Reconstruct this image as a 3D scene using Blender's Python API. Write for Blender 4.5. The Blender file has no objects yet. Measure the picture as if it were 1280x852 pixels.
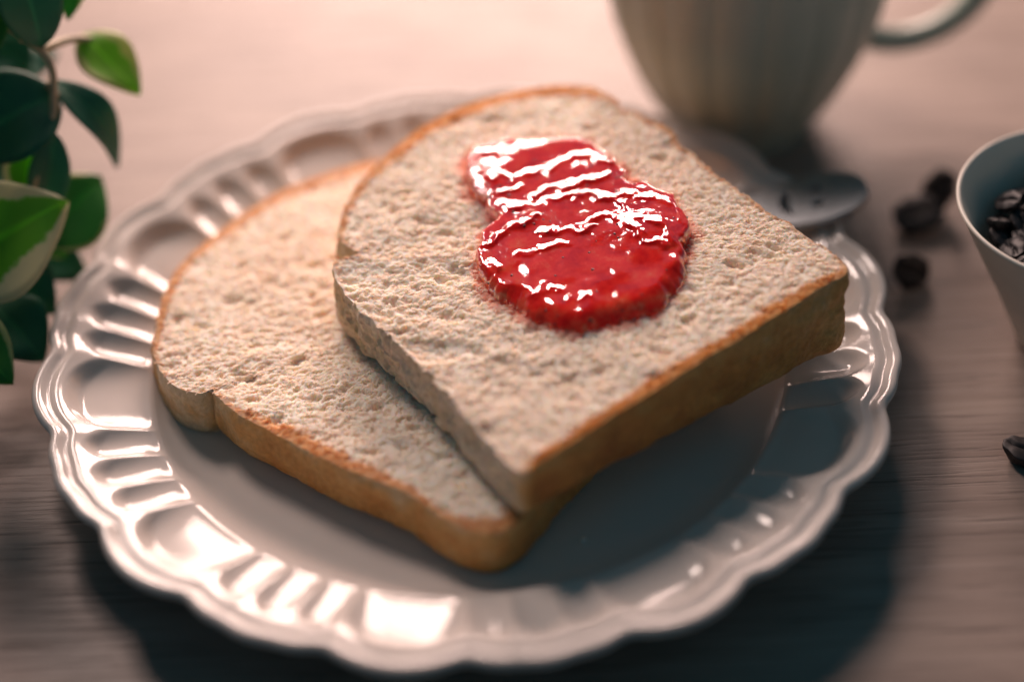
import bpy, bmesh, math, random
import numpy as np
from mathutils import Vector, Matrix

random.seed(7)
rng = np.random.default_rng(11)
S = 0.01                                   # everything below is laid out in centimetres
scene = bpy.context.scene
col = scene.collection

# ------------------------------------------------------------------ camera
cam_d = bpy.data.cameras.new('camera')
cam = bpy.data.objects.new('camera', cam_d)
col.objects.link(cam)
c_loc = Vector((1.1337, -36.0499, 33.4547))
c_r = Vector((0.99900821, -0.02948613, -0.03336418))
c_u = Vector((0.04452641, 0.66156003, 0.74856911))
c_f = Vector((0.0, 0.74931228, -0.66221682))
m = Matrix((c_r, c_u, -c_f)).transposed().to_4x4()
m.translation = c_loc * S
cam.matrix_world = m
cam_d.sensor_width = 36
cam_d.lens = 65
cam_d.clip_start = 0.01
cam_d.clip_end = 50
cam_d.dof.use_dof = True
cam_d.dof.focus_distance = 0.463
cam_d.dof.aperture_fstop = 2.3
cam_d.dof.aperture_blades = 0
scene.camera = cam

# ------------------------------------------------------------------ ambient and lamps
world = bpy.data.worlds.new('World')
scene.world = world
world.use_nodes = True
bg = world.node_tree.nodes['Background']
bg.inputs[0].default_value = (0.18, 0.48, 0.66, 1)
bg.inputs[1].default_value = 0.155

def window_lamp(name, loc, target, sx, sy, power, color):
    d = bpy.data.lights.new(name, 'AREA')
    d.shape = 'RECTANGLE'
    d.size = sx
    d.size_y = sy
    d.energy = power
    d.color = color
    o = bpy.data.objects.new(name, d)
    col.objects.link(o)
    o.location = loc
    o.rotation_euler = (Vector(target) - Vector(loc)).to_track_quat('-Z', 'Y').to_euler()
    return o
PINK = (1.0, 0.70, 0.61)
window_lamp('window_lamp', (-0.12, 0.88, 0.385), (-0.02, 0.05, 0.02), 0.20, 0.48, 7.0, PINK)
window_lamp('window_lamp', (0.12, 0.88, 0.385), (0.04, 0.05, 0.02), 0.20, 0.48, 9.0, PINK)
window_lamp('side_fill_lamp', (-0.37, 0.71, 0.84), (0.0, 0.0, 0.0), 0.26, 0.26, 7.2, (1.0, 0.76, 0.68))  # added high lamp to soften grazing light on the bread, no second window

vs = scene.view_settings
vs.view_transform = 'Standard'
vs.look = 'None'
vs.exposure = 0.0
vs.gamma = 1.0
vs.use_curve_mapping = False
scene.cycles.use_denoising = True
scene.cycles.max_bounces = 10

# ------------------------------------------------------------------ noise helpers (numpy)
def h2(ix, iy, seed):
    n = (ix.astype(np.int64) * 374761393 + iy.astype(np.int64) * 668265263 + seed * 1274126177) & 0xFFFFFFFF
    n = ((n ^ (n >> 13)) * 1274126177) & 0xFFFFFFFF
    n = ((n ^ (n >> 16)) * 2246822519) & 0xFFFFFFFF
    n = n ^ (n >> 15)
    return n.astype(np.float64) / 4294967295.0

def vnoise(x, y, seed=0):
    ix, iy = np.floor(x), np.floor(y)
    fx, fy = x - ix, y - iy
    fx = fx * fx * fx * (fx * (fx * 6 - 15) + 10)
    fy = fy * fy * fy * (fy * (fy * 6 - 15) + 10)
    a, b = h2(ix, iy, seed), h2(ix + 1, iy, seed)
    c, d = h2(ix, iy + 1, seed), h2(ix + 1, iy + 1, seed)
    return (a + (b - a) * fx + (c - a) * fy + (a - b - c + d) * fx * fy) * 2 - 1

def fbm(x, y, seed=0, oct=4):
    s, a = 0, 1.0
    for i in range(oct):
        s = s + a * vnoise(x + 17.3 * i, y - 9.1 * i, seed + i)
        x, y, a = x * 2.03, y * 2.03, a * 0.5
    return s

def worley(x, y, seed=0):
    ix, iy = np.floor(x), np.floor(y)
    f1 = np.full(x.shape, 9.0); f2 = np.full(x.shape, 9.0); cid = np.zeros(x.shape)
    for dx in (-1, 0, 1):
        for dy in (-1, 0, 1):
            cx, cy = ix + dx, iy + dy
            px = cx + h2(cx, cy, seed); py = cy + h2(cx, cy, seed + 91)
            d = np.hypot(px - x, py - y)
            near = d < f1
            f2 = np.where(near, f1, np.minimum(f2, d))
            cid = np.where(near, h2(cx, cy, seed + 177), cid)
            f1 = np.where(near, d, f1)
    return f1, f2, cid

def sstep(a, b, x):
    t = np.clip((x - a) / (b - a), 0, 1)
    return t * t * (3 - 2 * t)

# ------------------------------------------------------------------ mesh helpers
def mesh_obj(name, verts, faces, mat, parent=None, smooth=True, attrs=None, loc=(0, 0, 0)):
    me = bpy.data.meshes.new(name)
    v = np.asarray(verts, dtype=np.float64) * S
    me.from_pydata(v.tolist(), [], faces if isinstance(faces, list) else faces.tolist())
    if smooth:
        me.polygons.foreach_set('use_smooth', np.ones(len(me.polygons), dtype=bool))
    if attrs:
        for k, a in attrs.items():
            at = me.attributes.new(k, 'FLOAT', 'POINT')
            at.data.foreach_set('value', np.asarray(a, dtype=np.float32))
    me.materials.append(mat)
    me.update()
    o = bpy.data.objects.new(name, me)
    o.location = Vector(loc) * S
    col.objects.link(o)
    if parent:
        o.parent = parent
    return o

def empty(name, loc=(0, 0, 0)):
    o = bpy.data.objects.new(name, None)
    o.empty_display_size = 0.01
    o.location = Vector(loc) * S
    col.objects.link(o)
    return o

def tag(o, label=None, cat=None, group=None, kind=None):
    if label: o['label'] = label
    if cat: o['category'] = cat
    if group: o['group'] = group
    if kind: o['kind'] = kind
    return o

def grid_faces(nu, nv, wrap_u=False):
    """vertices indexed [v*nu + u]"""
    fu = nu if wrap_u else nu - 1
    u = np.arange(fu); v = np.arange(nv - 1)
    U, V = np.meshgrid(u, v)
    U1 = (U + 1) % nu
    return np.stack([V * nu + U, V * nu + U1, (V + 1) * nu + U1, (V + 1) * nu + U], -1).reshape(-1, 4)

def catmull(pts, n, vals=None):
    """closed smooth outline resampled at n equal steps; vals are carried along"""
    P = np.asarray(pts, float)
    k = len(P)
    out = []; ov = []
    for i in range(k):
        p0, p1, p2, p3 = P[i - 1], P[i], P[(i + 1) % k], P[(i + 2) % k]
        for t in np.linspace(0, 1, 24, endpoint=False):
            t2, t3 = t * t, t * t * t
            cr = 0.5 * ((2 * p1) + (-p0 + p2) * t + (2 * p0 - 5 * p1 + 4 * p2 - p3) * t2 + (-p0 + 3 * p1 - 3 * p2 + p3) * t3)
            out.append(cr * 0.75 + (p1 + (p2 - p1) * t) * 0.25)
            if vals is not None:
                a, b = np.asarray(vals[i]), np.asarray(vals[(i + 1) % k])
                ov.append(a + (b - a) * t)
    out = np.array(out)
    d = np.hypot(*(np.roll(out, -1, 0) - out).T)
    s = np.concatenate([[0], np.cumsum(d)])
    q = np.linspace(0, s[-1], n, endpoint=False)
    cl = np.vstack([out, out[:1]])
    res = np.stack([np.interp(q, s, cl[:, 0]), np.interp(q, s, cl[:, 1])], 1)
    if vals is None:
        return res, None
    ov = np.array(ov); ov = np.vstack([ov, ov[:1]])
    return res, np.stack([np.interp(q, s, ov[:, j]) for j in range(ov.shape[1])], 1)

def lathe(profile, n, fn=None):
    pr = np.asarray(profile, float)
    th = np.linspace(0, 2 * math.pi, n, endpoint=False)
    V = []
    for r, z in pr:
        V.append(np.stack([r * np.cos(th), r * np.sin(th), np.full(n, z)], 1))
    V = np.concatenate(V)
    return V, grid_faces(n, len(pr), True)

def tube(points, radii, n=16):
    P = [Vector(p) for p in points]
    V = []; prev = None
    for i, p in enumerate(P):
        t = (P[min(i + 1, len(P) - 1)] - P[max(i - 1, 0)]).normalized()
        if prev is None:
            a = Vector((0, 0, 1)) if abs(t.z) < 0.9 else Vector((1, 0, 0))
            nrm = t.cross(a).normalized()
        else:
            nrm = (prev - t * prev.dot(t)).normalized()
        prev = nrm
        b = t.cross(nrm)
        rx, ry = radii[i] if isinstance(radii[i], (tuple, list)) else (radii[i], radii[i])
        for k in range(n):
            an = 2 * math.pi * k / n
            V.append(p + nrm * (math.cos(an) * rx) + b * (math.sin(an) * ry))
    F = grid_faces(n, len(P), True).tolist()
    F.append(list(range(n))[::-1]); F.append([(len(P) - 1) * n + k for k in range(n)])
    return np.array([tuple(v) for v in V]), F

# ------------------------------------------------------------------ material helpers
class NT:
    def __init__(self, name):
        self.m = bpy.data.materials.new(name)
        self.m.use_nodes = True
        self.t = self.m.node_tree
        self.b = self.t.nodes['Principled BSDF']
    def n(self, typ, **kw):
        nd = self.t.nodes.new(typ)
        for k, v in kw.items():
            setattr(nd, k, v)
        return nd
    def l(self, a, b):
        self.t.links.new(a, b)
    def set(self, **kw):
        for k, v in kw.items():
            self.b.inputs[k.replace('_', ' ')].default_value = v
    def coords(self, scale=(1, 1, 1), rot=(0, 0, 0), kind='Object'):
        tc = self.n('ShaderNodeTexCoord'); mp = self.n('ShaderNodeMapping')
        mp.inputs['Scale'].default_value = scale
        mp.inputs['Rotation'].default_value = rot
        self.l(tc.outputs[kind], mp.inputs[0])
        return mp.outputs[0]
    def noise(self, vec, scale, detail=4, rough=0.55, dist=0.0):
        nd = self.n('ShaderNodeTexNoise')
        nd.inputs['Scale'].default_value = scale
        nd.inputs['Detail'].default_value = detail
        nd.inputs['Roughness'].default_value = rough
        nd.inputs['Distortion'].default_value = dist
        self.l(vec, nd.inputs['Vector'])
        return nd.outputs['Fac']
    def ramp(self, fac, stops):
        nd = self.n('ShaderNodeValToRGB')
        e = nd.color_ramp.elements
        while len(e) < len(stops):
            e.new(0.5)
        for el, (p, c) in zip(e, stops):
            el.position = p
            el.color = c if len(c) == 4 else (*c, 1)
        self.l(fac, nd.inputs[0])
        return nd.outputs[0]
    def mix(self, fac, a, b, typ='MIX'):
        nd = self.n('ShaderNodeMix', data_type='RGBA', blend_type=typ)
        for s, v in ((nd.inputs[0], fac), (nd.inputs[6], a), (nd.inputs[7], b)):
            if hasattr(v, 'is_linked') or isinstance(v, bpy.types.NodeSocket):
                self.l(v, s)
            else:
                s.default_value = v if not isinstance(v, tuple) or len(v) == 4 else (*v, 1)
        return nd.outputs[2]
    def math(self, op, a, b=0.0, clamp=False):
        nd = self.n('ShaderNodeMath', operation=op, use_clamp=clamp)
        for s, v in zip(nd.inputs, (a, b)):
            if isinstance(v, bpy.types.NodeSocket):
                self.l(v, s)
            else:
                s.default_value = v
        return nd.outputs[0]
    def attr(self, name):
        nd = self.n('ShaderNodeAttribute', attribute_name=name)
        return nd.outputs['Fac']
    def bump(self, h, strength, dist):
        nd = self.n('ShaderNodeBump')
        nd.inputs['Strength'].default_value = strength
        nd.inputs['Distance'].default_value = dist
        self.l(h, nd.inputs['Height'])
        self.l(nd.outputs[0], self.b.inputs['Normal'])
        return nd

def mat_wood():
    w = NT('wood')
    rot = (0, 0, math.radians(10))
    v1 = w.coords((1.2, 26, 1), rot)
    v2 = w.coords((5, 150, 1), rot)
    v3 = w.coords((2.2, 6, 1), rot)
    g1 = w.noise(v1, 6, 6, 0.62, 0.4)
    g2 = w.noise(v2, 6, 5, 0.6, 0.1)
    g3 = w.noise(v3, 5, 4, 0.6)
    base = w.ramp(g1, [(0.25, (0.22, 0.165, 0.138)), (0.5, (0.31, 0.243, 0.208)), (0.75, (0.40, 0.322, 0.280))])
    pores = w.ramp(g2, [(0.33, (0.30, 0.28, 0.27)), (0.45, (1, 1, 1)), (1, (1, 1, 1))])
    c = w.mix(0.85, base, pores, 'MULTIPLY')
    broad = w.ramp(g3, [(0.3, (0.78, 0.76, 0.75)), (0.7, (1.05, 1.03, 1.0))])
    c = w.mix(1.0, c, broad, 'MULTIPLY')
    w.l(c, w.b.inputs['Base Color'])
    r = w.ramp(g1, [(0.2, (0.40, 0.40, 0.40)), (0.8, (0.52, 0.52, 0.52))])
    w.l(r, w.b.inputs['Roughness'])
    w.b.inputs['Specular IOR Level'].default_value = 0.38
    hh = w.math('ADD', w.math('MULTIPLY', g1, 0.5), w.ramp(g2, [(0.30, (0, 0, 0)), (0.5, (1, 1, 1))]))
    w.bump(hh, 0.25, 0.0004)
    return w.m

def mat_porcelain(name, base=(0.64, 0.585, 0.54), rough=0.08):
    w = NT(name)
    v = w.coords((1, 1, 1))
    n = w.noise(v, 40, 3)
    c = w.ramp(n, [(0.3, tuple(x * 0.965 for x in base)), (0.7, base)])
    w.l(c, w.b.inputs['Base Color'])
    n2 = w.noise(v, 160, 3)
    r = w.ramp(n2, [(0.3, (rough,) * 3), (0.75, (rough * 1.7,) * 3)])
    w.l(r, w.b.inputs['Roughness'])
    w.set(IOR=1.52)
    w.set(Subsurface_Weight=0.08)
    w.b.inputs['Subsurface Radius'].default_value = (0.002, 0.0014, 0.001)
    w.bump(w.noise(v, 60, 2), 0.03, 0.001)
    return w.m

def mat_crumb():
    w = NT('bread_crumb')
    v = w.coords()
    edge = w.attr('edge')           # 1 at the crust, 0 inside
    pit = w.attr('pit')
    n1 = w.noise(v, 900, 6, 0.65)
    n0 = w.noise(v, 55, 4, 0.6)
    white = w.ramp(n0, [(0.3, (0.90, 0.745, 0.60)), (0.7, (0.97, 0.845, 0.72))])
    tan = w.ramp(n1, [(0.3, (0.58, 0.215, 0.045)), (0.7, (0.74, 0.34, 0.10))])
    e = w.math('MULTIPLY', edge, w.attr('brown'))
    e = w.math('ADD', e, w.math('MULTIPLY', w.math('SUBTRACT', n1, 0.5), w.math('MULTIPLY', edge, 0.6)), True)
    c = w.mix(e, white, tan)
    # a few toasted flecks
    fl = w.noise(v, 130, 1, 0.4)
    flm = w.ramp(fl, [(0.74, (0, 0, 0)), (0.80, (1, 1, 1))])
    c = w.mix(w.math('MULTIPLY', flm, 0.55), c, (0.78, 0.53, 0.24, 1))
    c = w.mix(w.attr('soak'), c, (0.84, 0.20, 0.12, 1))
    w.l(c, w.b.inputs['Base Color'])
    w.set(Roughness=0.72)
    w.b.inputs['Specular IOR Level'].default_value = 0.25
    w.set(Subsurface_Weight=0.9)
    w.b.inputs['Subsurface Radius'].default_value = (1.0, 0.65, 0.4)
    w.b.inputs['Subsurface Scale'].default_value = 0.0035
    vo = w.n('ShaderNodeTexVoronoi'); vo.inputs['Scale'].default_value = 1500
    w.l(v, vo.inputs['Vector'])
    hh = w.math('ADD', w.math('MULTIPLY', n1, 1.2), w.math('MULTIPLY', vo.outputs['Distance'], 0.6))
    w.bump(hh, 0.4, 0.0003)
    return w.m

def mat_fibre():
    w = NT('crumb_fibre')
    c = w.mix(w.attr('brown'), (0.98, 0.86, 0.74, 1), (0.70, 0.33, 0.10, 1))
    w.l(c, w.b.inputs['Base Color'])
    w.set(Roughness=0.7)
    w.b.inputs['Specular IOR Level'].default_value = 0.3
    tr = w.n('ShaderNodeBsdfTranslucent')
    w.l(c, tr.inputs['Color'])
    mx = w.n('ShaderNodeMixShader'); mx.inputs[0].default_value = 0.5
    out = [nd for nd in w.t.nodes if nd.type == 'OUTPUT_MATERIAL'][0]
    w.l(w.b.outputs[0], mx.inputs[1]); w.l(tr.outputs[0], mx.inputs[2])
    w.l(mx.outputs[0], out.inputs['Surface'])
    return w.m

def mat_crust():
    w = NT('bread_crust')
    v = w.coords()
    br = w.attr('brown')
    n0 = w.noise(v, 90, 5, 0.6)
    n1 = w.noise(v, 700, 5, 0.6)
    f = w.math('ADD', br, w.math('MULTIPLY', w.math('SUBTRACT', n0, 0.5), 1.0), True)
    c = w.ramp(f, [(0.0, (0.84, 0.72, 0.57)), (0.28, (0.80, 0.61, 0.37)), (0.5, (0.84, 0.46, 0.16)),
                   (0.72, (0.74, 0.32, 0.085)), (1.0, (0.46, 0.16, 0.045))])
    c = w.mix(0.8, c, w.ramp(n1, [(0.3, (0.66, 0.60, 0.54)), (0.7, (1, 1, 1))]), 'MULTIPLY')
    w.l(c, w.b.inputs['Base Color'])
    w.set(Roughness=0.55)
    w.b.inputs['Specular IOR Level'].default_value = 0.35
    w.set(Subsurface_Weight=0.4)
    w.b.inputs['Subsurface Radius'].default_value = (1.0, 0.5, 0.2)
    w.b.inputs['Subsurface Scale'].default_value = 0.0012
    hh = w.math('ADD', w.math('MULTIPLY', n0, 0.8), w.math('MULTIPLY', n1, 0.5))
    w.bump(hh, 0.9, 0.0011)
    return w.m

def mat_jam():
    w = NT('jam')
    v = w.coords()
    th = w.attr('thick')  # paler where thin: glow of light through the gel, put into the colour
    n0 = w.noise(v, 240, 4, 0.6)
    c = w.ramp(w.math('ADD', th, w.math('MULTIPLY', w.math('SUBTRACT', n0, 0.5), 2.2)),
               [(0.0, (0.98, 0.34, 0.20)), (0.2, (0.96, 0.11, 0.05)), (0.55, (0.92, 0.030, 0.014)), (1.0, (0.72, 0.006, 0.007))])
    w.l(c, w.b.inputs['Base Color'])
    w.set(Roughness=0.06, IOR=1.42)
    w.b.inputs['Specular IOR Level'].default_value = 0.45
    w.set(Subsurface_Weight=1.0)
    w.b.inputs['Subsurface Radius'].default_value = (1.0, 0.16, 0.10)
    w.b.inputs['Subsurface Scale'].default_value = 0.0012
    w.set(Transmission_Weight=0.28)
    w.bump(w.noise(v, 320, 3, 0.6), 0.07, 0.0006)
    return w.m

def mat_plain(name, base, rough=0.5, metal=0.0, nscale=200, var=0.15, bump=0.1, bdist=0.0003):
    w = NT(name)
    v = w.coords()
    n = w.noise(v, nscale, 4)
    c = w.ramp(n, [(0.3, tuple(x * (1 - var) for x in base)), (0.7, tuple(min(1, x * (1 + var)) for x in base))])
    w.l(c, w.b.inputs['Base Color'])
    w.set(Roughness=rough, Metallic=metal)
    if bump:
        w.bump(n, bump, bdist)
    return w.m

def mat_leaf(name, dark, light, cream, cream_amt):
    w = NT(name)
    u = w.attr('across'); t = w.attr('along')
    v = w.coords()
    n = w.noise(v, 60, 4, 0.6)
    a = w.math('ABSOLUTE', u)
    m = w.math('ADD', a, w.math('MULTIPLY', w.math('SUBTRACT', n, 0.5), 1.3))
    green = w.ramp(w.noise(v, 35, 3), [(0.35, dark), (0.7, light)])
    vein = w.ramp(a, [(0.0, (1.5, 1.5, 1.3)), (0.10, (1, 1, 1))])
    green = w.mix(1.0, green, vein, 'MULTIPLY')
    e = 1.0 - cream_amt
    k = w.ramp(m, [(max(0, e - 0.04), (0, 0, 0)), (e + 0.04, (1, 1, 1))]) if cream_amt > 0 else None
    c = w.mix(k, green, cream) if k is not None else green
    w.l(c, w.b.inputs['Base Color'])
    w.set(Roughness=0.42)
    # thin tissue lets some light through
    tr = w.n('ShaderNodeBsdfTranslucent')
    w.l(c, tr.inputs['Color'])
    mx = w.n('ShaderNodeMixShader'); mx.inputs[0].default_value = 0.5
    out = [nd for nd in w.t.nodes if nd.type == 'OUTPUT_MATERIAL'][0]
    w.l(w.b.outputs[0], mx.inputs[1]); w.l(tr.outputs[0], mx.inputs[2])
    w.l(mx.outputs[0], out.inputs['Surface'])
    w.bump(w.noise(v, 180, 3), 0.15, 0.0005)
    return w.m

M = dict(
    wood=mat_wood(),
    plate=mat_porcelain('plate_porcelain'),
    mug=mat_porcelain('mug_porcelain', (0.42, 0.50, 0.43), 0.3),
    cup=mat_porcelain('cup_porcelain', (0.74, 0.69, 0.60), 0.34),
    crumb=mat_crumb(), fibre=mat_fibre(), crust=mat_crust(), jam=mat_jam(),
    seed=mat_plain('fruit_seed', (0.10, 0.012, 0.008), 0.35),
    metal=mat_plain('brushed_steel', (0.36, 0.38, 0.40), 0.36, 1.0, 300, 0.06, 0.03),
    bean=mat_plain('roasted_bean', (0.012, 0.010, 0.011), 0.58, 0.0, 500, 0.4, 0.35, 0.0003),
    stem=mat_plain('plant_stem', (0.42, 0.34, 0.22), 0.6),
    pot=mat_plain('plant_pot', (0.62, 0.58, 0.52), 0.6),
    soil=mat_plain('soil', (0.03, 0.022, 0.017), 0.95, 0.0, 400, 0.5, 1.0, 0.003),
    leaf_dark=mat_leaf('leaf_dark', (0.036, 0.17, 0.115), (0.06, 0.25, 0.14), (0.4, 0.45, 0.3), 0.0),
    leaf_mid=mat_leaf('leaf_mid', (0.045, 0.24, 0.05), (0.08, 0.34, 0.06), (0.52, 0.60, 0.30), 0.14),
    leaf_lime=mat_leaf('leaf_lime', (0.22, 0.52, 0.04), (0.34, 0.62, 0.07), (0.55, 0.62, 0.25), 0.28),
    leaf_cream=mat_leaf('leaf_cream', (0.16, 0.50, 0.03), (0.24, 0.60, 0.06), (0.78, 0.76, 0.52), 0.42),
)

# ------------------------------------------------------------------ table top
def build_table():
    x0, x1, y0, y1, t = -80, 80, -45, 60, 3.0
    bm = bmesh.new()
    bmesh.ops.create_cube(bm, size=1.0)
    for v in bm.verts:
        v.co = Vector(((x0 + x1) / 2 + v.co.x * (x1 - x0), (y0 + y1) / 2 + v.co.y * (y1 - y0), -t / 2 + v.co.z * t)) * S
    bmesh.ops.bevel(bm, geom=list(bm.edges), offset=0.003, segments=3, affect='EDGES')
    me = bpy.data.meshes.new('table_top')
    bm.to_mesh(me); bm.free()
    me.materials.append(M['wood'])
    o = bpy.data.objects.new('table_top', me)
    col.objects.link(o)
    tag(o, 'brown wooden table top with fine straight grain', 'table', kind='structure')
build_table()

# ------------------------------------------------------------------ plate
PERIOD = math.radians(36.0)
PHASE = math.radians(188.7)
WIDE = math.radians(16.6)                  # one broad panel, then three narrow flutes
def plate_zone(th):
    """lobe coordinate t in -1..1, wide flag, and rib coordinate in -1..1"""
    a = (th - PHASE + PERIOD * 40.5) % PERIOD - PERIOD / 2          # 0 at the middle of a broad panel
    wide = np.abs(a) < WIDE / 2
    narrow = PERIOD - WIDE
    b = np.where(a > 0, a - PERIOD / 2, a + PERIOD / 2)             # 0 at the middle of the three flutes
    t = np.where(wide, a / (WIDE / 2), b / (narrow / 2))
    w3 = narrow / 3
    rb = ((b + narrow / 2) % w3) / w3 * 2 - 1
    return np.clip(t, -1, 1), wide, np.where(wide, t, rb)

def build_plate():
    root = empty('plate', (0, 0, 0))
    tag(root, 'white glazed plate with scalloped fluted rim under the bread', 'plate')
    n = 1440
    th = np.linspace(0, 2 * math.pi, n, endpoint=False)
    t, wide, rb = plate_zone(th)
    lobe = np.where(wide, 0.40 * (1 - t * t), 0.27 * (1 - t * t) + 0.07 * (1 - rb * rb) - 0.03)
    lobe = sum(np.roll(lobe, k) for k in range(-5, 6)) / 11
    def ring(r, z, shift=1.0, scoop=0.0):
        R = r + lobe * shift
        return np.stack([R * np.cos(th), R * np.sin(th), np.zeros(n) + z - scoop], 1)
    # well: flat floor and the steep wall up to the shoulder
    well = []
    for r, z in [(0.02, 0.60), (1, 0.60), (3, 0.60), (5, 0.605), (6.2, 0.61), (6.7, 0.625), (7.1, 0.66), (7.4, 0.72), (7.65, 0.80), (7.85, 0.90),
                 (8.0, 1.0), (8.1, 1.08), (8.18, 1.15)]:
        well.append(np.stack([r * np.cos(th), r * np.sin(th), np.full(n, z)], 1))
    # fluted rim
    rim = []
    prof = [(8.18, 1.15), (8.24, 1.20), (8.30, 1.245), (8.36, 1.28), (8.43, 1.312), (8.5, 1.34)]
    for r in np.linspace(8.6, 10.12, 34):
        prof.append((r, 1.34 + (r - 8.5) * 0.40))
    for r, z in prof:
        q = rb
        r_end = np.where(wide, 10.06 - 0.50 * np.abs(q) ** 3.5, 10.0 - 0.34 * q ** 2)
        # scoop section: broad panels are flat bottomed, flutes are round; both deepen outwards
        sec = np.where(wide, 1 - np.abs(q) ** 5, 1 - np.abs(q) ** 2.2)
        end = sstep(0.0, 0.40, r_end - r)
        inn = sstep(8.12, 8.5, np.full(n, r))
        dep = np.where(wide, 0.09 + 0.18 * (r - 8.4), 0.09 + 0.11 * (r - 8.4))
        rim.append(ring(r, z, sstep(8.9, 10.1, r) * 0.85, np.maximum(dep, 0) * sec * end * inn))
    zr = prof[-1][1]
    # rolled edge with a groove inside it
    band = []
    for r, z, s in [(10.12, zr, 0.85), (10.17, zr + 0.012, 0.88), (10.22, zr + 0.008, 0.92), (10.27, zr - 0.012, 0.96), (10.31, zr - 0.03, 1), (10.35, zr - 0.03, 1), (10.39, zr - 0.01, 1),
                 (10.44, zr + 0.03, 1), (10.49, zr + 0.07, 1), (10.55, zr + 0.10, 1), (10.61, zr + 0.11, 1), (10.67, zr + 0.10, 1), (10.72, zr + 0.065, 1),
                 (10.75, zr + 0.015, 1), (10.76, zr - 0.04, 1), (10.74, zr - 0.10, 1), (10.69, zr - 0.15, 1), (10.60, zr - 0.19, 1)]:
        band.append(ring(r, z, s))
    under = []
    for r, z, s in [(10.60, zr - 0.19, 1), (10.4, zr - 0.24, 0.95), (10.0, zr - 0.36, 0.7), (9.0, 1.15, 0), (8.4, 0.9, 0), (8.0, 0.62, 0), (7.6, 0.42, 0), (7.1, 0.34, 0),
                 (6.9, 0.30, 0), (6.8, 0.02, 0), (6.65, 0.0, 0), (6.5, 0.02, 0), (6.4, 0.26, 0), (3, 0.28, 0), (0.02, 0.28, 0)]:
        under.append(ring(r, z, s))
    made = {}
    for nm, rings in (('well', well), ('rim', rim), ('rolled_edge', band), ('underside', under)):
        V = np.concatenate(rings)
        made[nm] = mesh_obj(nm, V, grid_faces(n, len(rings), True), M['plate'], made['rim'] if nm == 'rolled_edge' else root)
build_plate()

# ------------------------------------------------------------------ bread
def crumb_height(x, y, seed, ang):
    ca, sa = math.cos(ang), math.sin(ang)
    u, v = x * ca + y * sa, -x * sa + y * ca
    wx = 0.10 * fbm(u * 3, v * 3, seed + 3, 3); wy = 0.10 * fbm(u * 3 + 40, v * 3, seed + 5, 3)
    U, V = u + wx, v + wy
    h = 0
    pit = 0
    for sc, an, dep, lo, sd in ((1.2, 2.2, 0.09, 0.85, 1), (4.4, 1.9, 0.034, 0.50, 2), (8.5, 1.5, 0.026, 0.15, 3), (15, 1.3, 0.020, 0.0, 4)):
        f1, f2, cid = worley(U * sc / an, V * sc, seed * 13 + sd)
        cell = sstep(0.02, 0.42, f2 - f1) * sstep(lo, 1.0, cid)
        h = h - dep * cell
        pit = np.maximum(pit, cell * dep / 0.16)
    for sc, rad, dep, frac, sd in ((2.4, 0.34, 0.12, 0.84, 21), (5.2, 0.36, 0.072, 0.66, 22), (10.5, 0.40, 0.045, 0.5, 23)):
        f1, f2, cid = worley(U * sc / 1.6, V * sc, seed * 17 + sd)
        hole = sstep(rad * (0.6 + 0.8 * cid), rad * 0.35, f1) * (cid > frac)
        h = h - dep * hole
    h = h + 0.012 * fbm(u * 14, v * 18, seed + 8, 3) + 0.025 * fbm(u * 0.8, v * 1.1, seed + 9, 3)
    return h, pit

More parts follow.
